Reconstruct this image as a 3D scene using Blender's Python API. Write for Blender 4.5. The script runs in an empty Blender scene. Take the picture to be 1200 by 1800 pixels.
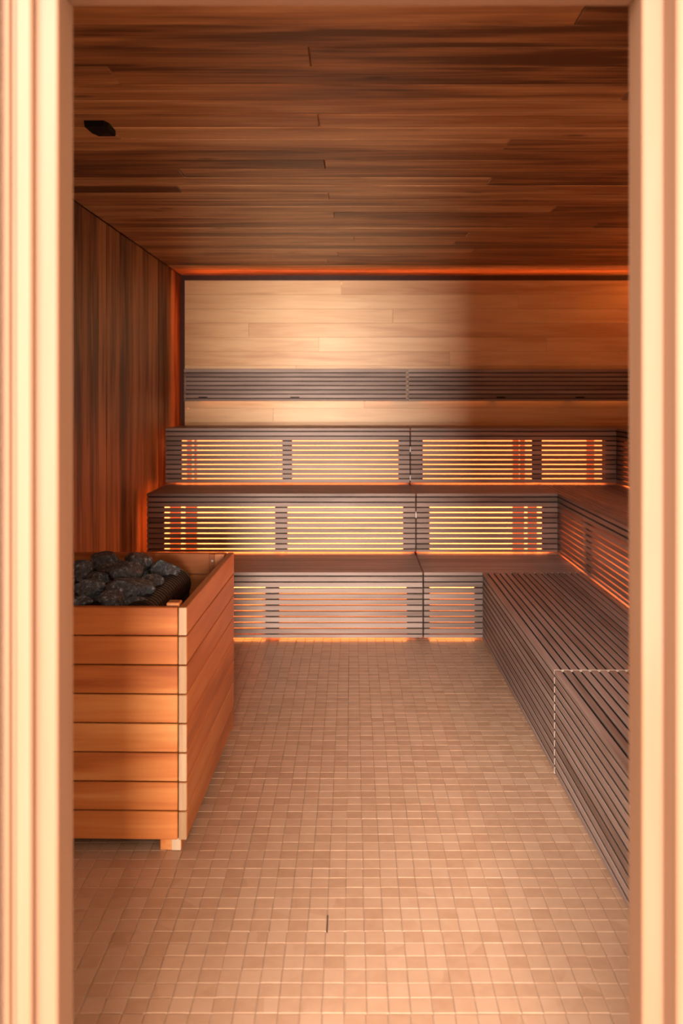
import bpy, bmesh, math, random
from mathutils import Vector, Matrix, noise

random.seed(7)
scene = bpy.context.scene
col = scene.collection

# ------------------------------------------------------------------ camera, light, exposure
F, VX, VY, CAM_H = 1525.0, 619.0, 695.0, 1.45      # focal length and vanishing point in a 1200x1800 frame
cam_d = bpy.data.cameras.new('camera')
cam = bpy.data.objects.new('camera', cam_d)
col.objects.link(cam)
cam.location = (0, 0, CAM_H)
cam.rotation_euler = (math.radians(90), 0, 0)
cam_d.sensor_fit = 'HORIZONTAL'
cam_d.sensor_width = 24.0
cam_d.lens = F / 1200 * 24
cam_d.shift_x = -(VX - 600) / 1200
cam_d.shift_y = -(900 - VY) / 1200
cam_d.clip_start = 0.05
cam_d.dof.use_dof = True
cam_d.dof.focus_distance = 3.6
cam_d.dof.aperture_fstop = 2.8
scene.camera = cam

world = bpy.data.worlds.new('world')
scene.world = world
world.use_nodes = True
bg = world.node_tree.nodes['Background']
bg.inputs[0].default_value = (1.0, 0.86, 0.74, 1)
bg.inputs[1].default_value = 4.2

# daylight from the tall glazed opening at the far end of the hall outside the sauna door
ld = bpy.data.lights.new('hall_daylight', 'AREA')
ld.shape = 'RECTANGLE'
ld.size, ld.size_y = 1.9, 2.3
ld.energy = 2450
ld.color = (1.0, 0.95, 0.90)
lo = bpy.data.objects.new('hall_daylight', ld)
col.objects.link(lo)
lo.location = (0.515, -8.0, 1.2)
lo.rotation_euler = (math.radians(90), 0, 0)

# soft sky light falling into the hall from high behind the camera
sd = bpy.data.lights.new('hall_skylight', 'SUN')
sd.energy = 8.0
sd.angle = math.radians(34)
sd.color = (0.92, 0.94, 1.0)
so = bpy.data.objects.new('hall_skylight', sd)
col.objects.link(so)
so.location = (0, -4, 5)
so.rotation_euler = (math.radians(90 - 26), 0, math.radians(-16))

vs = scene.view_settings
vs.view_transform = 'Standard'
vs.look = 'None'
vs.exposure = 0.15
vs.gamma = 1.0
vs.use_curve_mapping = False

# ------------------------------------------------------------------ helpers
def px(x, Y): return (x - VX) * Y / F
def pz(y, Y): return CAM_H - (y - VY) * Y / F

def link(o, parent=None):
    col.objects.link(o)
    if parent is not None:
        o.parent = parent
    return o

def tag(o, label=None, cat=None, group=None, kind=None):
    if label: o['label'] = label
    if cat: o['category'] = cat
    if group: o['group'] = group
    if kind: o['kind'] = kind
    return o

def empty(name, loc=(0, 0, 0), rz=0):
    o = bpy.data.objects.new(name, None)
    o.location = loc
    o.rotation_euler = (0, 0, rz)
    o.empty_display_size = 0.1
    return link(o)

def bm_box(bm, lo, hi, bev=0.0):
    r = bmesh.ops.create_cube(bm, size=1.0)
    vsx = r['verts']
    for v in vsx:
        v.co = Vector([lo[i] + (v.co[i] + .5) * (hi[i] - lo[i]) for i in range(3)])
    if bev > 0:
        es = list({e for v in vsx for e in v.link_edges})
        bmesh.ops.bevel(bm, geom=es, offset=bev, segments=1, profile=.5, affect='EDGES')

_mesh_cache = {}
def box_mesh(sx, sy, sz, bev, mat, name):
    key = (round(sx, 4), round(sy, 4), round(sz, 4), bev, mat.name)
    if key in _mesh_cache:
        return _mesh_cache[key]
    bm = bmesh.new()
    bm_box(bm, (-sx / 2, -sy / 2, -sz / 2), (sx / 2, sy / 2, sz / 2), bev)
    me = bpy.data.meshes.new(name)
    bm.to_mesh(me); bm.free()
    me.materials.append(mat)
    _mesh_cache[key] = me
    return me

def box(name, lo, hi, mat, parent=None, bev=0.0015):
    s = [abs(hi[i] - lo[i]) for i in range(3)]
    o = bpy.data.objects.new(name, box_mesh(s[0], s[1], s[2], bev, mat, name))
    o.location = [(lo[i] + hi[i]) / 2 for i in range(3)]
    return link(o, parent)

def mesh_obj(name, bm, mat, parent=None, smooth=False):
    me = bpy.data.meshes.new(name)
    bm.to_mesh(me); bm.free()
    me.materials.append(mat)
    if smooth:
        for p in me.polygons: p.use_smooth = True
    return link(bpy.data.objects.new(name, me), parent)

# ------------------------------------------------------------------ materials
def new_mat(name):
    m = bpy.data.materials.new(name)
    m.use_nodes = True
    nt = m.node_tree
    return m, nt, nt.nodes['Principled BSDF']

def N(nt, typ, **kw):
    n = nt.nodes.new(typ)
    for k, v in kw.items(): setattr(n, k, v)
    return n

def math_n(nt, op, a, b=None):
    n = N(nt, 'ShaderNodeMath', operation=op)
    for i, v in enumerate((a, b)):
        if v is None: continue
        if isinstance(v, (int, float)): n.inputs[i].default_value = v
        else: nt.links.new(v, n.inputs[i])
    return n.outputs[0]

def ramp(nt, fac, stops):
    r = N(nt, 'ShaderNodeValToRGB')
    e = r.color_ramp.elements
    while len(e) < len(stops): e.new(0.5)
    for i, (p, c) in enumerate(stops):
        e[i].position = p
        e[i].color = (*c, 1)
    nt.links.new(fac, r.inputs[0])
    return r.outputs[0]

def wood(name, dark, mid, light, axis, rough=.5, spec=.4, streak=1.0, vary=.35, figure=1.0, fine=90, bump=.12, knots=0.0):
    """board wood: grain along AXIS, each object its own tint and grain offset"""
    m, nt, b = new_mat(name)
    L = nt.links
    tc = N(nt, 'ShaderNodeTexCoord')
    oi = N(nt, 'ShaderNodeObjectInfo')
    off = N(nt, 'ShaderNodeVectorMath', operation='SCALE')
    off.inputs[0].default_value = (37.1, 53.7, 71.3)
    L.new(oi.outputs['Random'], off.inputs['Scale'])
    add = N(nt, 'ShaderNodeVectorMath', operation='ADD')
    L.new(tc.outputs['Object'], add.inputs[0]); L.new(off.outputs[0], add.inputs[1])
    def stretched(along, across):
        mp = N(nt, 'ShaderNodeMapping')
        s = [across] * 3
        s[axis] = along
        mp.inputs['Scale'].default_value = s
        L.new(add.outputs[0], mp.inputs['Vector'])
        return mp.outputs[0]
    n1 = N(nt, 'ShaderNodeTexNoise')
    n1.inputs['Scale'].default_value = 1.0; n1.inputs['Detail'].default_value = 3; n1.inputs['Distortion'].default_value = .6
    L.new(stretched(1.3, 13), n1.inputs['Vector'])
    n2 = N(nt, 'ShaderNodeTexNoise')
    n2.inputs['Scale'].default_value = 1.0; n2.inputs['Detail'].default_value = 2
    L.new(stretched(3.0, fine), n2.inputs['Vector'])
    # figure + streaks + board tint
    v = math_n(nt, 'ADD', math_n(nt, 'MULTIPLY', math_n(nt, 'SUBTRACT', n1.outputs['Fac'], .5), 1.5 * figure), .5)
    v = math_n(nt, 'ADD', v, math_n(nt, 'MULTIPLY', math_n(nt, 'SUBTRACT', n2.outputs['Fac'], .5), .6 * streak))
    v = math_n(nt, 'ADD', v, math_n(nt, 'MULTIPLY', math_n(nt, 'SUBTRACT', oi.outputs['Random'], .5), vary * 2))
    c = ramp(nt, v, [(.12, dark), (.5, mid), (.9, light)])
    if knots > 0:
        vo = N(nt, 'ShaderNodeTexVoronoi')
        vo.inputs['Scale'].default_value = 1.0
        L.new(stretched(2.2, 7.0), vo.inputs['Vector'])
        k = ramp(nt, vo.outputs['Distance'], [(0.0, (1, 1, 1)), (.06, (.6, .6, .6)), (.13, (0, 0, 0))])
        mx = N(nt, 'ShaderNodeMixRGB'); mx.blend_type = 'MIX'
        L.new(math_n(nt, 'MULTIPLY', k, knots), mx.inputs[0])
        L.new(c, mx.inputs[1]); mx.inputs[2].default_value = (dark[0] * .3, dark[1] * .3, dark[2] * .3, 1)
        c = mx.outputs[0]
    L.new(c, b.inputs['Base Color'])
    b.inputs['Roughness'].default_value = rough
    b.inputs['Specular IOR Level'].default_value = spec
    bp = N(nt, 'ShaderNodeBump'); bp.inputs['Strength'].default_value = bump; bp.inputs['Distance'].default_value = .002
    L.new(n2.outputs['Fac'], bp.inputs['Height']); L.new(bp.outputs[0], b.inputs['Normal'])
    return m

def plain(name, c, rough=.6, metal=0.0, spec=.4):
    m, nt, b = new_mat(name)
    n = N(nt, 'ShaderNodeTexNoise'); n.inputs['Scale'].default_value = 25; n.inputs['Detail'].default_value = 3
    tc = N(nt, 'ShaderNodeTexCoord'); nt.links.new(tc.outputs['Object'], n.inputs['Vector'])
    nt.links.new(ramp(nt, n.outputs['Fac'], [(.3, tuple(x * .85 for x in c)), (.7, tuple(min(1, x * 1.12) for x in c))]), b.inputs['Base Color'])
    b.inputs['Roughness'].default_value = rough; b.inputs['Metallic'].default_value = metal
    b.inputs['Specular IOR Level'].default_value = spec
    return m

LED = (1.0, 0.20, 0.045)
def glow(name, strength, c=LED):
    m, nt, b = new_mat(name)
    b.inputs['Base Color'].default_value = (.8, .6, .4, 1)
    b.inputs['Emission Color'].default_value = (*c, 1)
    b.inputs['Emission Strength'].default_value = strength
    return m

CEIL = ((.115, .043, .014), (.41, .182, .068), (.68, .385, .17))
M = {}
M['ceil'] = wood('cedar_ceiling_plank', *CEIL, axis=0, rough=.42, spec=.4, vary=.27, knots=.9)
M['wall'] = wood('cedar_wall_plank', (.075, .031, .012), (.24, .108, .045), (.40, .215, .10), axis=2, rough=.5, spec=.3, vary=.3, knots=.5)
M['panel_x'] = wood('aspen_wall_board', (.46, .20, .068), (.65, .355, .15), (.75, .455, .22), axis=0, rough=.42, spec=.3, vary=.12, figure=.7, streak=.5)
M['panel_y'] = wood('aspen_side_board', (.46, .20, .068), (.65, .355, .15), (.75, .455, .22), axis=1, rough=.42, spec=.35, vary=.22, figure=.8, streak=.6)
M['slat'] = wood('dark_bench_slat', (.14, .078, .05), (.245, .152, .108), (.34, .226, .168), axis=0, rough=.5, spec=.3, vary=.16, figure=.7, streak=.8, fine=140)
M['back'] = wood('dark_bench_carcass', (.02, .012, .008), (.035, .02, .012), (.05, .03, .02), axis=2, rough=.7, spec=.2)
M['box_x'] = wood('alder_box_board', (.29, .065, .012), (.44, .125, .026), (.56, .215, .06), axis=0, rough=.45, spec=.3, vary=.16, figure=1.0, streak=.5)
M['box_y'] = wood('alder_box_side_board', (.27, .06, .011), (.42, .12, .025), (.53, .20, .055), axis=1, rough=.42, spec=.4, vary=.16, figure=.75, streak=.5)
M['box_end'] = wood('alder_end_grain', (.28, .14, .06), (.36, .205, .105), (.43, .275, .16), axis=2, rough=.6, spec=.25, vary=.3, fine=220)
M['frame_z'] = wood('pine_frame_upright', (.165, .073, .033), (.184, .089, .046), (.198, .102, .056), axis=2, rough=.55, spec=.25, vary=.1, streak=.5, figure=.6)
M['frame_x'] = wood('pine_frame_head', (.165, .073, .033), (.184, .089, .046), (.198, .102, .056), axis=0, rough=.45, spec=.4, vary=.1, streak=.5, figure=.6)
M['black'] = plain('black_plastic', (.004, .004, .004), .6, spec=.15)
M['trim'] = plain('dark_shadow_trim', (.03, .014, .008), .6)
M['metal'] = plain('dark_steel', (.035, .03, .027), .42, .6)
M['pale'] = plain('pale_joint_strip', (.42, .28, .18), .5)
M['seam_white'] = plain('white_seam_block', (.85, .80, .72), .4)
M['screw'] = plain('zinc_screw', (.55, .52, .48), .35, .8)
M['plaster'] = plain('warm_plaster', (.62, .48, .36), .8)
M['board'] = plain('black_gap_shade', (.012, .008, .006), .8, spec=.1)  # near-black that imitates shade in the side bench gaps
M['inner'] = plain('dark_timber_lining', (.03, .013, .006), .7)
M['grout'] = plain('grey_brown_grout', (.38, .215, .12), .75)
M['open_joint'] = plain('dirty_open_joint', (.02, .013, .01), .8)
M['glow_low'] = glow('backlight_low', 1.6)
M['glow_mid'] = glow('backlight_mid', 10.0)
M['glow_shade'] = glow('backlight_painted_shade', .8, (1.0, .10, .012))  # weaker, redder glow with the uprights' shade put into it
M['led_low'] = glow('led_low', 9.0, (1.0, .30, .07))
M['glow_high'] = glow('backlight_high', 4.5)
M['led_right'] = glow('led_side_wall', 30.0, (1.0, .33, .07))
M['glow_side'] = glow('backlight_side', 8.0)
M['led'] = glow('led_strip', 8.0)
M['led_warm'] = glow('led_strip_warm', 4.0, (1.0, .34, .08))

def tile_mat():
    m, nt, b = new_mat('clay_mosaic_tile')
    L = nt.links
    geo = N(nt, 'ShaderNodeNewGeometry')
    s = N(nt, 'ShaderNodeVectorMath', operation='SCALE'); s.inputs['Scale'].default_value = 1 / .052
    a = N(nt, 'ShaderNodeVectorMath', operation='ADD'); a.inputs[1].default_value = (.0187, -2.035, 0)
    fl = N(nt, 'ShaderNodeVectorMath', operation='FLOOR')
    L.new(geo.outputs['Position'], a.inputs[0]); L.new(a.outputs[0], s.inputs[0]); L.new(s.outputs[0], fl.inputs[0])
    mz = N(nt, 'ShaderNodeVectorMath', operation='MULTIPLY'); mz.inputs[1].default_value = (1, 1, 0)
    L.new(fl.outputs[0], mz.inputs[0])
    wn = N(nt, 'ShaderNodeTexWhiteNoise'); wn.noise_dimensions = '3D'
    L.new(mz.outputs[0], wn.inputs['Vector'])
    n = N(nt, 'ShaderNodeTexNoise'); n.inputs['Scale'].default_value = 30; n.inputs['Detail'].default_value = 4
    L.new(geo.outputs['Position'], n.inputs['Vector'])
    v = math_n(nt, 'ADD', math_n(nt, 'MULTIPLY', wn.outputs['Value'], .4), math_n(nt, 'MULTIPLY', n.outputs['Fac'], .5))
    L.new(ramp(nt, v, [(.15, (.38, .192, .10)), (.5, (.455, .247, .136)), (.95, (.51, .292, .172))]), b.inputs['Base Color'])
    b.inputs['Roughness'].default_value = .3
    b.inputs['Specular IOR Level'].default_value = .45
    bp = N(nt, 'ShaderNodeBump'); bp.inputs['Strength'].default_value = .08; bp.inputs['Distance'].default_value = .002
    L.new(n.outputs['Fac'], bp.inputs['Height']); L.new(bp.outputs[0], b.inputs['Normal'])
    return m
M['tile'] = tile_mat()

def stone_mat():
    m, nt, b = new_mat('dark_sauna_stone')
    L = nt.links
    tc = N(nt, 'ShaderNodeTexCoord'); oi = N(nt, 'ShaderNodeObjectInfo')
    add = N(nt, 'ShaderNodeVectorMath', operation='ADD')
    L.new(tc.outputs['Object'], add.inputs[0]); L.new(oi.outputs['Location'], add.inputs[1])
    n = N(nt, 'ShaderNodeTexNoise'); n.inputs['Scale'].default_value = 70; n.inputs['Detail'].default_value = 8; n.inputs['Roughness'].default_value = .7
    n2 = N(nt, 'ShaderNodeTexNoise'); n2.inputs['Scale'].default_value = 22; n2.inputs['Detail'].default_value = 4; n2.inputs['Distortion'].default_value = 2.5
    L.new(add.outputs[0], n.inputs['Vector']); L.new(add.outputs[0], n2.inputs['Vector'])
    base = ramp(nt, n.outputs['Fac'], [(.38, (.026, .026, .025)), (.54, (.075, .074, .07)), (.68, (.36, .35, .33))])
    vein = ramp(nt, n2.outputs['Fac'], [(.485, (0, 0, 0)), (.5, (1, 1, 1)), (.515, (0, 0, 0))])
    mx = N(nt, 'ShaderNodeMixRGB')
    L.new(math_n(nt, 'MULTIPLY', vein, .35), mx.inputs[0]); L.new(base, mx.inputs[1]); mx.inputs[2].default_value = (.22, .22, .22, 1)
    L.new(mx.outputs[0], b.inputs['Base Color'])
    b.inputs['Roughness'].default_value = .6
    bp = N(nt, 'ShaderNodeBump'); bp.inputs['Strength'].default_value = .7; bp.inputs['Distance'].default_value = .006
    L.new(n.outputs['Fac'], bp.inputs['Height']); L.new(bp.outputs[0], b.inputs['Normal'])
    return m
M['stone'] = stone_mat()

# ------------------------------------------------------------------ room shell
XL, XR, YF, YB, ZC = -1.419, 2.50, 1.41, 7.20, 2.445
def struct(o): o['kind'] = 'structure'; return o

# floor: slab (the hall floor outside goes on at the same level) + mosaic tiles
floor = struct(box('floor', (-2.6, -9.0, -.12), (3.2, YB + .1, -.0022), M['grout'], bev=0))
floor_loc = Vector(floor.location)
P = .052
def tile_bm(bm, cx, cy, s, h):
    t, e = s / 2, .0005
    lv = [bm.verts.new((cx + a * t, cy + b_ * t, -.004)) for a, b_ in ((-1, -1), (1, -1), (1, 1), (-1, 1))]
    hv = [bm.verts.new((cx + a * t, cy + b_ * t, h - e)) for a, b_ in ((-1, -1), (1, -1), (1, 1), (-1, 1))]
    uv = [bm.verts.new((cx + a * (t - e), cy + b_ * (t - e), h)) for a, b_ in ((-1, -1), (1, -1), (1, 1), (-1, 1))]
    bm.faces.new(uv)
    for i in range(4):
        j = (i + 1) % 4
        bm.faces.new((lv[i], lv[j], hv[j], hv[i])); bm.faces.new((hv[i], hv[j], uv[j], uv[i]))
spots = []
sheet = {}
for i in range(-27, 27):
    for j in range(-11, 64):
        cx, cy = -.0187 + (i + .5) * P, 2.035 + (j + .5) * P
        if cx < XL + .02 or cx > 1.33 or cy < YF + .0 or cy > 5.3: continue
        k = ((i + 60) // 6, (j + 60) // 6)
        if k not in sheet:
            sheet[k] = (random.uniform(-.0014, .0014), random.uniform(-.0014, .0014))
        ox, oy = sheet[k]
        cx += ox + random.uniform(-.0005, .0005); cy += oy + random.uniform(-.0005, .0005)
        sx, sy = VX + cx * F / cy, VY + CAM_H * F / cy
        seen = 132 < sx < 1098 and sy < 1790 and not (cx < -.50 and 2.72 < cy < 3.8) and cx < .76 and cy < 5.1
        spots.append((cy if seen else 99 + cy, cx, cy))
spots.sort()
tb = bmesh.new(); tile_bm(tb, 0, 0, P - .0030, 0.0)
tile_me = bpy.data.meshes.new('tile'); tb.to_mesh(tile_me); tb.free(); tile_me.materials.append(M['tile'])
rest = bmesh.new()
for n_, (key, cx, cy) in enumerate(spots):
    dz = random.uniform(-.0002, .0002)
    if n_ < 300:
        o = bpy.data.objects.new('tile', tile_me)
        o.location = Vector((cx, cy, dz)) - floor_loc
        o.rotation_euler = (random.uniform(-.002, .002), random.uniform(-.002, .002), random.uniform(-.006, .006))
        link(o, floor)
    else:
        tile_bm(rest, cx, cy, P - .0030, dz)
ro = mesh_obj('mosaic_tiling', rest, M['tile'], floor)
ro.location = -floor_loc
ro['kind'] = 'stuff'
# a joint near the door where the grout has fallen out
gx, gy = px(575.5, 2.39), 2.39
box('open_joint', (gx - .0016 - floor_loc.x, gy - .05 - floor_loc.y, -.002 - floor_loc.z), (gx + .0016 - floor_loc.x, gy + .03 - floor_loc.y, .0003 - floor_loc.z), M['open_joint'], floor, bev=0)

# ceiling
ceiling = struct(box('ceiling', (XL - .15, YF - .11, ZC + .014), (XR + .15, YB + .1, ZC + .12), M['inner'], bev=0))
c0 = Vector(ceiling.location)
PITCH = .1485
Y0 = 2.334
joints = {0: [], 1: [px(544, 2.55)], 2: [px(200, 2.7)], 5: [px(560, 3.15)], 7: [px(890, 3.45)], 9: [px(571, 3.77)], 10: [px(320, 3.9)], 11: [px(857, 4.07)],
          13: [px(578, 4.35)], 16: [px(587, 4.8)], -1: [px(1020, 2.27)], 20: [px(820, 5.4)], 21: [px(622, 5.5)], 22: [px(800, 5.65)], 25: [px(594, 6.1)]}
def split_runs(a, b, cuts):
    pts = [a] + sorted(cuts) + [b]
    return [(pts[i] + (.0006 if i else 0), pts[i + 1] - (.0006 if i < len(pts) - 2 else 0)) for i in range(len(pts) - 1)]
k = -7
while Y0 + k * PITCH < YB:
    ya, yb = max(YF, Y0 + k * PITCH), min(YB, Y0 + (k + 1) * PITCH)
    if yb > YF + .02:
        cuts = joints.get(k, [] if k % 3 else [random.uniform(-1.0, 2.0)])
        for a, b in split_runs(XL + .002, XR, cuts):
            dz = random.uniform(-.0012, .0012)
            box('plank', Vector((a, ya + .0016, ZC + dz)) - c0, Vector((b, yb - .0016, ZC + .013 + dz)) - c0, M['ceil'], ceiling, bev=.003)
    k += 1

# left wall: upright planks that meet the ceiling planks
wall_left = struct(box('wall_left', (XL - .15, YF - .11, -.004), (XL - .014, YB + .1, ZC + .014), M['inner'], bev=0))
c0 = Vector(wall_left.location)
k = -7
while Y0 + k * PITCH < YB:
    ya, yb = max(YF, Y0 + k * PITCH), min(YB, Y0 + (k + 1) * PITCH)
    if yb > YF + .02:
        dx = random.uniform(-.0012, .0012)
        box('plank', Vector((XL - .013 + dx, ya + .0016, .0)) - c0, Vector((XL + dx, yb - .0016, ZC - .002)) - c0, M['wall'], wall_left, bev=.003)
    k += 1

# back wall: lining + the pale board panel standing proud of it, lit from behind along its edges
wall_back = struct(box('wall_back', (XL - .15, YB, -.004), (XR + .15, YB + .1, ZC + .02), M['inner'], bev=0))
c0 = Vector(wall_back.location)
PY = 6.87
PXL, PXR = px(324.5, PY), XR - .06
row = .1125
ztop = pz(493, PY)
seams = {0: [px(600, PY)], 1: [px(911, PY)], 2: [px(690, PY)], 3: [px(437, PY)], 4: [px(560, PY), px(960, PY)], 5: [px(790, PY)], 6: [px(520, PY)],
         7: [px(860, PY)], 8: [px(640, PY)], 9: [px(480, PY)], 10: [px(800, PY)]}
for r in range(11):
    zt = ztop - r * row
    for a, b in split_runs(PXL, PXR, seams.get(r, [])):
        dy = random.uniform(-.0003, .0003)
        box('panel_board', Vector((a, PY + dy, zt - row + .0004)) - c0, Vector((b, PY + .022 + dy, zt - .0004)) - c0, M['panel_x'], wall_back, bev=.0006)
box('edge_trim', Vector((PXL - .009, PY + .004, ztop)) - c0, Vector((PXR, PY + .03, ztop + .008)) - c0, M['trim'], wall_back)
box('edge_trim', Vector((PXL - .009, PY + .004, ztop - 11 * row)) - c0, Vector((PXL - .001, PY + .03, ztop - .0005)) - c0, M['trim'], wall_back)
box('led_strip', Vector((PXL, PY + .06, ztop - .02)) - c0, Vector((PXR, PY + .09, ztop - .008)) - c0, M['led'], wall_back, bev=0)
box('led_strip', Vector((PXL + .006, PY + .06, 1.0)) - c0, Vector((PXL + .016, PY + .09, ztop - .04)) - c0, M['led'], wall_back, bev=0)

# right wall, the same build turned round the corner
wall_right = struct(box('wall_right', (XR + .06, YF - .11, -.004), (XR + .15, YB + .1, ZC + .014), M['inner'], bev=0))
c0 = Vector(wall_right.location)
for r in range(11):
    zt = ztop - r * row
    dx = random.uniform(-.0003, .0003)
    box('panel_board', Vector((XR - .045 + dx, YF + .05, zt - row + .0004)) - c0, Vector((XR - .023 + dx, PY - .03, zt - .0004)) - c0, M['panel_y'], wall_right, bev=.0006)
box('led_strip', Vector((XR - .045, YF + .1, ztop + .002)) - c0, Vector((XR - .023, PY - .05, ztop + .022)) - c0, M['led_right'], wall_right, bev=0)
box('led_strip', Vector((XR - .01, PY - .022, 1.25)) - c0, Vector((XR + .03, PY - .012, ztop - .04)) - c0, M['led_right'], wall_right, bev=0)

# front wall round the doorway
bm = bmesh.new()
YW = 1.315
bm_box(bm, (XL - .15, YW, -.004), (-.53, YF - .003, ZC + .02))
bm_box(bm, (.53, YW, -.004), (XR + .15, YF - .003, ZC + .02))
bm_box(bm, (-.53, YW, 2.16), (.53, YF - .003, ZC + .02))
wall_front = struct(mesh_obj('wall_front', bm, M['plaster']))

# door frame: jamb, stop and casing boards, stepping out towards the hall
door = struct(empty('door_1', (0, YF, 0)))
def fr(name, a, b, m, bev=.004):
    return box(name, (a[0], a[1] - YF, a[2]), (b[0], b[1] - YF, b[2]), M[m], door, bev)
HZ = 2.083
fr('jamb', (-.529, 1.336, 0), (-.4535, 1.412, HZ), 'frame_z', .003)
fr('jamb', (.449, 1.343, 0), (.529, 1.412, HZ), 'frame_z', .003)
fr('head_jamb', (-.529, 1.34, HZ), (.529, 1.412, HZ + .076), 'frame_x', .003)
fr('stop', (-.5115, 1.316, 0), (-.4865, 1.3355, HZ + .037), 'frame_z', .003)
fr('stop', (.481, 1.285, 0), (.529, 1.3425, HZ + .037), 'frame_z', .004)
fr('head_stop', (-.529, 1.275, HZ + .0375), (.529, 1.3395, HZ + .076), 'frame_x', .004)
fr('casing', (-.66, 1.290, 0), (-.5295, 1.3135, HZ + .15), 'frame_z', .003)
fr('casing_bead', (-.518, 1.3195, 0), (-.512, 1.3355, HZ + .15), 'frame_z', .001)
fr('casing', (-.5290, 1.312, 0), (-.5185, 1.3355, HZ + .15), 'frame_z', .002)
fr('casing', (.5295, 1.267, 0), (.66, 1.3135, HZ + .15), 'frame_z', .005)
fr('head_casing', (-.529, 1.257, HZ + .077), (.529, 1.3135, HZ + .15), 'frame_x', .005)

# ------------------------------------------------------------------ benches
SP = .0343          # slat pitch
G = .0068           # gap
T = .022            # slat thickness
def comb(a, b, wins):
    """the stretches of [a, b] outside the lit windows"""
    out, x = [], a
    for w0, w1 in sorted(wins):
        if w0 - x > .004: out.append((x, w0))
        x = w1
    if b - x > .004: out.append((x, b))
    return out

def bench(name, label, loc, rz, length, depth, z0, z1, wins, glow_m, group=None, thin=(), seam_end=None, legs=True, posts=True, cap=(), G=G, board=False):
    """local frame: along +x, face at y=0 looking to -y, seat running back to +y"""
    t = tag(empty(name, loc, rz), label, 'bench', group)
    L = length
    # seat slats; the front one is the edge seen from the front
    n = int((depth + G) / SP)
    pit = (depth + G) / n
    for i in range(n):
        box('seat_slat', (0, i * pit, z1 - .0197), (L, i * pit + pit - G, z1), M['slat'], t, .0018)
    for k in range(11):
        zt = z1 - .024 - k * SP - G / 2
        zb = z1 - .024 - (k + 1) * SP + G / 2
        if k == 10: zb = z0 + .013
        box('face_slat', (0, .001, zb), (L, .001 + T, zt), M['slat'], t, .0018)
    # carcass behind the slats
    box('top_rail', (.002, T + .002, z1 - .082), (L + (.0075 if loc[0] < 0 else -.002), T + .035, z1 - .0205), M['back'], t)
    if board:      # black sheets added to stand in for shade inside the slat gaps
        box('face_gap_shade', (.002, .0045, z0 + .014), (L - .002, T + .001, z1 - .0205), M['board'], t, 0)
        box('seat_gap_shade', (.002, .006, z1 - .012), (L - .002, depth - .006, z1 - .0062), M['board'], t, 0)
    if glow_m and z0 > 0:
        box('base_light_catcher', (.004, .002, z0 - .004), (L - .004, .15, z0 + .0015), M['pale'], t, 0)  # pale surface added to catch the base LED light and show a glow
    if posts:
        for a, b in comb(0.0, L, wins):
            e = .0075 if b > L - .001 and loc[0] < 0 else -.002
            box('post', (a + .002, T + .002, z0 + .016), (b + e, T + .03, z1 - .0825), M['back'], t)
    for a, b in wins:
        if glow_m:
            box('backlight', (a - .06 if a > .08 else a, .12, z0 + .012), (b + .06 if b < L - .08 else b, .126, z1 - .075), M[glow_m], t, 0)
    for a, b in thin:       # dimmer glow strips, shade of unbuilt uprights put into the emission
        box('backlight', (a, .117, z0 + .012), (b, .1195, z1 - .075), M['glow_shade'], t, 0)
    if glow_m == 'glow_low':
        for a, b in wins:
            box('led_strip', (a, .070, z1 - .113), (b, .078, z1 - .100), M['led_low'], t, 0)
            box('led_strip', (a, .030, z0 + .013), (b, .050, z0 + .018), M['led_low'], t, 0)
    elif glow_m:
        for a, b in wins:
            box('led_strip', (a, .030, z0 + .013), (b, .050, z0 + .018), M['led'], t, 0)
    for x in (min(.2, L * .2), max(L - .2, L * .8)):
        box('bearer', (x - .02, T + .036, z1 - .06), (x + .02, depth - .01, z1 - .0205), M['back'], t)
        if legs:
            box('leg', (x - .02, depth - .06, 0.0005), (x + .02, depth - .02, z1 - .0605), M['back'], t)
            box('leg', (x - .02, T + .17, 0.0005), (x + .02, T + .21, z1 - .0605), M['back'], t)
    return t

Y1, Y2, Y3 = 5.14, 5.73, 6.30
X1, X2, X3 = .770, 1.356, 1.92
XE = -1.357
S = .420
Z1, Z2, Z3 = .402, .802, 1.212
def W(lst, Y, x0): return [(px(a, Y) - x0, px(b, Y) - x0) for a, b in lst]

gb = 'tiered sauna benches'
# lowest tier along the back
bench('sauna_bench', 'lowest long slatted bench along the back, behind the heater box, glowing gaps', (XE, Y1, 0), 0, S - .004 - XE, Y2 - Y1 - .004, 0, Z1,
      W([(235, 440), (440, 465), (490, 715)], Y1, XE), 'glow_low', gb)
bench('sauna_bench', 'short lowest bench section at the back, ending at the side bench corner', (S + .004, Y1, 0), 0, X2 - .004 - S, Y2 - Y1 - .004, 0, Z1,
      W([(755, 834)], Y1, S), 'glow_low', gb)
# middle tier along the back
bench('sauna_bench', 'middle tier slatted bench along the back, long section by the plank wall', (XE, Y2, 0), 0, S - .004 - XE, Y3 - Y2 - .004, Z1, Z2,
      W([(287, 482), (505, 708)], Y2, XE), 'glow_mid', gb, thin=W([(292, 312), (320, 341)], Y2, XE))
bench('sauna_bench', 'middle tier bench at the back, shorter section between seam and corner', (S + .004, Y2, 0), 0, X2 - .004 - S, Y3 - Y2 - .004, Z1, Z2,
      W([(755, 953)], Y2, S), 'glow_mid', gb, thin=W([(905, 926), (932, 949)], Y2, S))
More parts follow.
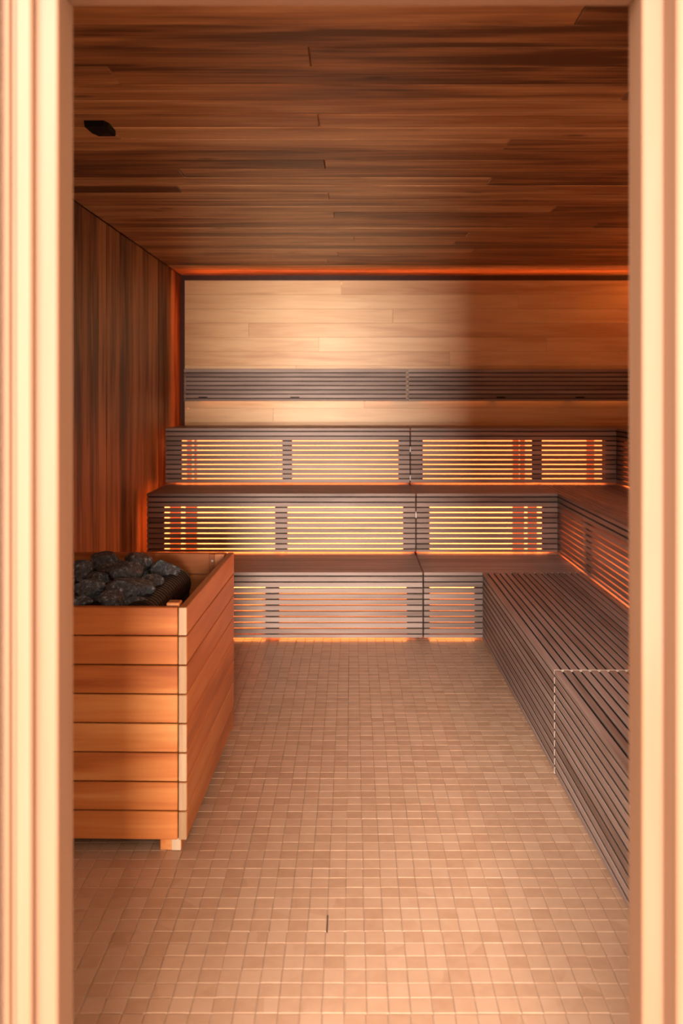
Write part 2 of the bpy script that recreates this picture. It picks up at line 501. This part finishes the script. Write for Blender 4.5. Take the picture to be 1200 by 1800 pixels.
# top tier along the back
XE3 = px(290.5, Y3)
bench('sauna_bench', 'topmost back bench, long section with two glowing orange slatted windows', (XE3, Y3, 0), 0, S - .004 - XE3, PY - Y3 - .006, Z2, Z3,
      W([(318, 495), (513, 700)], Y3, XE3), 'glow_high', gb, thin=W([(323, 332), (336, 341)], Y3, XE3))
bench('sauna_bench', 'topmost back bench, section on the far side of the dark seam', (S + .004, Y3, 0), 0, X3 - .006 - S, PY - Y3 - .006, Z2, Z3,
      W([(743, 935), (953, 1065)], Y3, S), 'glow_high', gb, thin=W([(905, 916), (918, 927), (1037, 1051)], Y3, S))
# side run
R90 = -math.pi / 2
ls = Y1 - .004 - 3.312
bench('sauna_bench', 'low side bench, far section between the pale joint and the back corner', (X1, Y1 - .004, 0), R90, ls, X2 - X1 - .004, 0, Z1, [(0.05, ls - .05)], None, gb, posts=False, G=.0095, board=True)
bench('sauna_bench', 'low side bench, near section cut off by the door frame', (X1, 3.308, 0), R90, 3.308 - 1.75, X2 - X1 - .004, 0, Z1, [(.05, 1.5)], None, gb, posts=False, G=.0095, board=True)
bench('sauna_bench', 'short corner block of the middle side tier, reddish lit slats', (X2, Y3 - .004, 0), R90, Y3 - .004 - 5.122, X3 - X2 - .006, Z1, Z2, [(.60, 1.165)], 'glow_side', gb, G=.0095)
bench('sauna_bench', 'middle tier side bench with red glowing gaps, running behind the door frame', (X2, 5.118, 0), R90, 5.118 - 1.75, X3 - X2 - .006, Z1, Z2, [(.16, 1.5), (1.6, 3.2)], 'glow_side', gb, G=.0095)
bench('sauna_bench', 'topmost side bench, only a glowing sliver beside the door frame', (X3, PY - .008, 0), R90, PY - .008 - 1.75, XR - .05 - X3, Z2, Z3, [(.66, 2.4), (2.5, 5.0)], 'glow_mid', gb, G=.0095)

# pale strip and small white blocks showing in the seams between sections
side_far = [o for o in bpy.data.objects if o.get('label', '').startswith('low side bench, far')][0]
for k in range(11):
    zt = Z1 - .024 - k * SP - G / 2
    box('joint_strip', (ls - .0015, -.0004, zt - (SP - G) + .002), (ls + .001, .012, zt - .002), M['pale'], side_far, .0005)
box('joint_strip', (ls - .0015, -.0005, Z1 - .018), (ls + .001, .5, Z1 + .0004), M['pale'], side_far, .0002)
for lab, zz, dy in (('topmost back bench, section', (pz(790, Y3), pz(840, Y3)), Y3), ('middle tier bench at the back', (pz(905, Y2),), Y2)):
    b_ = [o for o in bpy.data.objects if o.get('label', '').startswith(lab)][0]
    for z in zz:
        box('seam_block', (-.0065, -.002, z - .02), (-.0005, .008, z + .02), M['seam_white'], b_, .002)

# ------------------------------------------------------------------ backrests
def backrest(label, loc, rz, length, bolts):
    t = tag(empty('bench_backrest', loc, rz), label, 'backrest', 'slatted backrests above the top bench')
    zt, zb = pz(648.5, 6.80), pz(705, 6.80)
    pitch = .0335
    for k in range(7):
        z = zt - k * pitch
        box('slat', (0, 0, z - .0265), (length, .020, z), M['slat'], t, .0018)
    box('slat', (0, 0, zb), (length, .020, zt - 7 * pitch), M['slat'], t, .0018)
    n = max(2, int(length / .6) + 1)
    for i in range(n):
        x = .08 + (length - .16) * i / (n - 1)
        box('batten', (x - .02, .023, zb + .004), (x + .02, .0685, zt - .004), M['back'], t)
    box('backing', (.01, .0205, zb + .003), (length - .01, .0225, zt - .003), M['back'], t, 0)
    for x in bolts:
        box('slot', (x - .035, -.001, zb + .026), (x + .035, .01, zb + .034), M['black'], t, .0005)
    box('led_strip', (.05, .040, zb + .016), (length - .05, .047, zb + .022), M['led_warm'], t, 0)
    return t
BY = 6.80
backrest('dark slatted backrest above the top bench, section by the plank wall', (px(323, BY), BY, 0), 0, .431 - px(323, BY), [.15, .87])
backrest('dark slatted backrest above the top bench, section towards the corner', (.435, BY, 0), 0, XR - .12 - .435, [.73, 1.35])

# ------------------------------------------------------------------ heater box
hb = tag(empty('heater_box', (-.525, 2.75, 0), math.radians(-1.05)), 'orange-brown boarded wooden box standing round the sauna heater and stones', 'heater guard')
BW, BL, BT = .855, .972, .026
NB, BP = 8, .0926
for i in range(NB):
    z = .038 + i * BP
    box('front_board', (-BW + BT + .003, 0.0015, z + .002), (-BT - .0035, BT, z + BP - .002), M['box_x'], hb, .0025)
    box('rear_board', (-BW + BT + .003, BL - BT, z + .002), (-BT - .0035, BL - .0015, z + BP - .002), M['box_x'], hb, .0025)
    for s in (0, 1):
        x1 = 0 if s == 0 else -BW + BT
        sb = box('side_board', (x1 - BT, .004, z + .002), (x1, BL, z + BP - .002), M['box_y'], hb, .0025)
        c = Vector(sb.location)
        box('end_grain', Vector((x1 - BT + .0005, 0, z + .0025)) - c, Vector((x1 - .0005, .0039, z + BP - .0025)) - c, M['box_end'], sb, .0015)
for (x, y) in ((-.072, .03), (-.072, BL - .075), (-BW + .03, .03), (-BW + .03, BL - .075)):
    box('corner_post', (x, y, .0425), (x + .042, y + .045, .038 + NB * BP + .004 - (0 if y > .1 else -.002)), M['box_y'], hb, .003)
for (x, y) in ((-.088, .012), (-.088, BL - .09), (-BW + .02, .012), (-BW + .02, BL - .09)):
    ft = box('foot', (x, y, 0.0006), (x + .068, y + .07, .0415), M['box_y'], hb, .003)
    if y < .1:
        box('end_grain', (.004, -.0362, -.019), (.033, -.0345, .019), M['box_end'], ft, .001)
sp = box('corner_plate', (-.100, BL - BT - .012, .66), (-.072, BL - BT - .0005, .775), M['box_x'], hb, .002)
bm = bmesh.new()
bmesh.ops.create_cone(bm, cap_ends=True, segments=12, radius1=.005, radius2=.004, depth=.004, matrix=Matrix.Rotation(math.pi / 2, 4, 'X'))
sc_ = mesh_obj('screw', bm, M['screw'], sp); sc_.location = (0, -.008, .03)

# the heater inside: steel tub with rounded ribbed rims
ht = tag(empty('sauna_heater', (-.93, 3.235, 0), math.radians(-1.05)), 'dark steel heater tub with rounded ribbed rim inside the wooden box', 'heater')
HW, HL = .255, .335
def ribbed(side):
    bm = bmesh.new()
    R, n = .062, 20
    rings, ny = [], 132
    for j in range(ny + 1):
        y = -HL + .03 + (2 * HL - .06) * j / ny
        rib = .0022 * (1 if (j // 3) % 2 else 0)
        endf = min(1.0, min(j, ny - j) / 5.0)
        rr = (R - .012 * (1 - endf) ** 2) + rib * endf
        ring = [bm.verts.new((rr * math.cos(a), y, rr * math.sin(a))) for a in [2 * math.pi * q / n for q in range(n)]]
        rings.append(ring)
    for j in range(ny):
        for q in range(n):
            bm.faces.new((rings[j][q], rings[j][(q + 1) % n], rings[j + 1][(q + 1) % n], rings[j + 1][q]))
    bm.faces.new(rings[0]); bm.faces.new(rings[-1][::-1])
    o = mesh_obj('ribbed_rim', bm, M['metal'], ht)
    o.location = (side * (HW - .045), 0, .688)
    return o
ribbed(1); ribbed(-1)
bm = bmesh.new()
for lo_, hi_ in (((-HW, -HL, .03), (-HW + .012, HL, .672)), ((HW - .012, -HL, .03), (HW, HL, .672)),
               ((-HW, -HL, .03), (HW, -HL + .012, .655)), ((-HW, HL - .012, .03), (HW, HL, .655)), ((-HW + .012, -HL + .012, .52), (HW - .012, HL - .012, .56))):
    bm_box(bm, lo_, hi_)
mesh_obj('casing', bm, M['metal'], ht)
for (x, y) in ((-1, -1), (1, -1), (-1, 1), (1, 1)):
    box('foot', (x * .2 - .02, y * .28 - .02, .0006), (x * .2 + .02, y * .28 + .02, .0295), M['metal'], ht)

# stones: (centre px, centre py, width px, height px, depth Y)
stones = [
    (187, 987, 54, 36, 3.47, 'roundish dark stone on top of the heap, at the rear rim of the box'),
    (241, 992, 50, 44, 3.44, 'tall dark stone beside the topmost one, throwing a black shadow'),
    (143, 1005, 46, 38, 3.36, 'dark stone half hidden by the door frame, upper one'),
    (287, 1006, 48, 42, 3.42, 'smooth dark stone leaning on the ribbed heater rim'),
    (221, 1007, 64, 34, 3.26, 'broad speckled stone in the middle of the heap'),
    (175, 1016, 36, 24, 3.24, 'small flat stone left of the broad speckled stone'),
    (158, 1037, 58, 36, 3.10, 'wide dark stone in front of the half hidden one'),
    (222, 1040, 86, 52, 3.07, 'largest veined stone at the front of the heap'),
    (262, 1028, 46, 34, 3.22, 'angular stone between the largest stone and the ribbed rim'),
    (196, 1055, 52, 30, 2.97, 'light-edged stone just behind the front board'),
    (141, 1058, 38, 22, 2.97, 'small front stone beside the door frame, lowest of the heap'),
    (193, 1001, 34, 20, 3.34, 'small stone wedged under the topmost roundish one'),
    (236, 1064, 46, 26, 2.97, 'low stone squeezed between largest stone and front board'),
    (110, 1030, 50, 40, 3.2, 'dark stone behind the door frame edge, beside the wide one'),
]
def stone(seed, sx, sy, sz):
    rnd = random.Random(seed)
    bm = bmesh.new()
    bmesh.ops.create_icosphere(bm, subdivisions=4, radius=1.0)
    planes = []
    for i in range(16):
        d = Vector((rnd.gauss(0, 1), rnd.gauss(0, 1), rnd.gauss(0, 1))).normalized()
        planes.append((d, rnd.uniform(.72, .98)))
    for v in bm.verts:
        d = v.co.normalized()
        r = 1.12
        for n_, q in planes:
            c = n_.dot(d)
            if c > .05: r = min(r, q / c)
        p = d * r
        r2 = 1 + .07 * noise.noise(p * 2.3 + Vector((seed, 0, 0))) + .035 * noise.noise(p * 6 + Vector((0, seed, 0))) + .018 * noise.noise(p * 14)
        p *= r2
        v.co = Vector((p.x * sx, p.y * sy, p.z * sz))
    return bm
for i, (cx, cy, w, h, Y, lab) in enumerate(stones):
    sx, sz = w / 2 * Y / F * 1.08, h / 2 * Y / F * 1.08
    sy = (sx + sz) / 2
    o = mesh_obj('stone', stone(i * 3 + 5, sx, sy, sz), M['stone'])
    o.location = (px(cx, Y), Y, pz(cy, Y))
    o.rotation_euler = (0, 0, 0)
    tag(o, lab, 'stone', 'dark stones heaped on the heater')
# bed of smaller stones filling the tub below the ones on show
bm = bmesh.new()
rnd = random.Random(3)
for i in range(95):
    s = rnd.uniform(.035, .05)
    r = bmesh.ops.create_icosphere(bm, subdivisions=2, radius=s)
    cx, cy = rnd.uniform(-.15, .13), rnd.uniform(-.27, .27)
    cz = rnd.uniform(.61, .668) + max(0, cy + .05) * .22
    for v in r['verts']:
        v.co *= 1 + .25 * noise.noise(v.co * 30 + Vector((i, 0, 0)))
        v.co += Vector((cx, cy, cz))
sb = mesh_obj('stone_bed', bm, M['stone'])
sb.location = (-.93, 3.235, 0)
tag(sb, 'loose small stones filling the heater tub under the heap', 'stones', kind='stuff')

# ------------------------------------------------------------------ ceiling sensor
sy0 = 3.20
sn = tag(empty('ceiling_sensor', (px(176, sy0), sy0, ZC)), 'small black chamfered sensor box on the plank ceiling', 'sensor')
bm = bmesh.new()
w, d, h = .041, .060, .022
prof = [(-w, -d), (w * .72, -d), (w, -d * .55), (w, d), (-w * .55, d), (-w * .92, d * .35)]
lo_v = [bm.verts.new((x * .97, y * .97, -h)) for x, y in prof]
hi_v = [bm.verts.new((x, y, .0)) for x, y in prof]
bm.faces.new(lo_v[::-1]); bm.faces.new(hi_v)
for i in range(6):
    j = (i + 1) % 6
    bm.faces.new((lo_v[i], lo_v[j], hi_v[j], hi_v[i]))
bmesh.ops.recalc_face_normals(bm, faces=bm.faces)
mesh_obj('body', bm, M['black'], sn)
for i in range(4):
    for j in range(2):
        box('vent_rib', (.0 + i * .0085 - .001, .02 + j * .018, -h - .0015), (.0 + i * .0085 + .002, .032 + j * .018, -h + .001), M['metal'], sn, .0003)
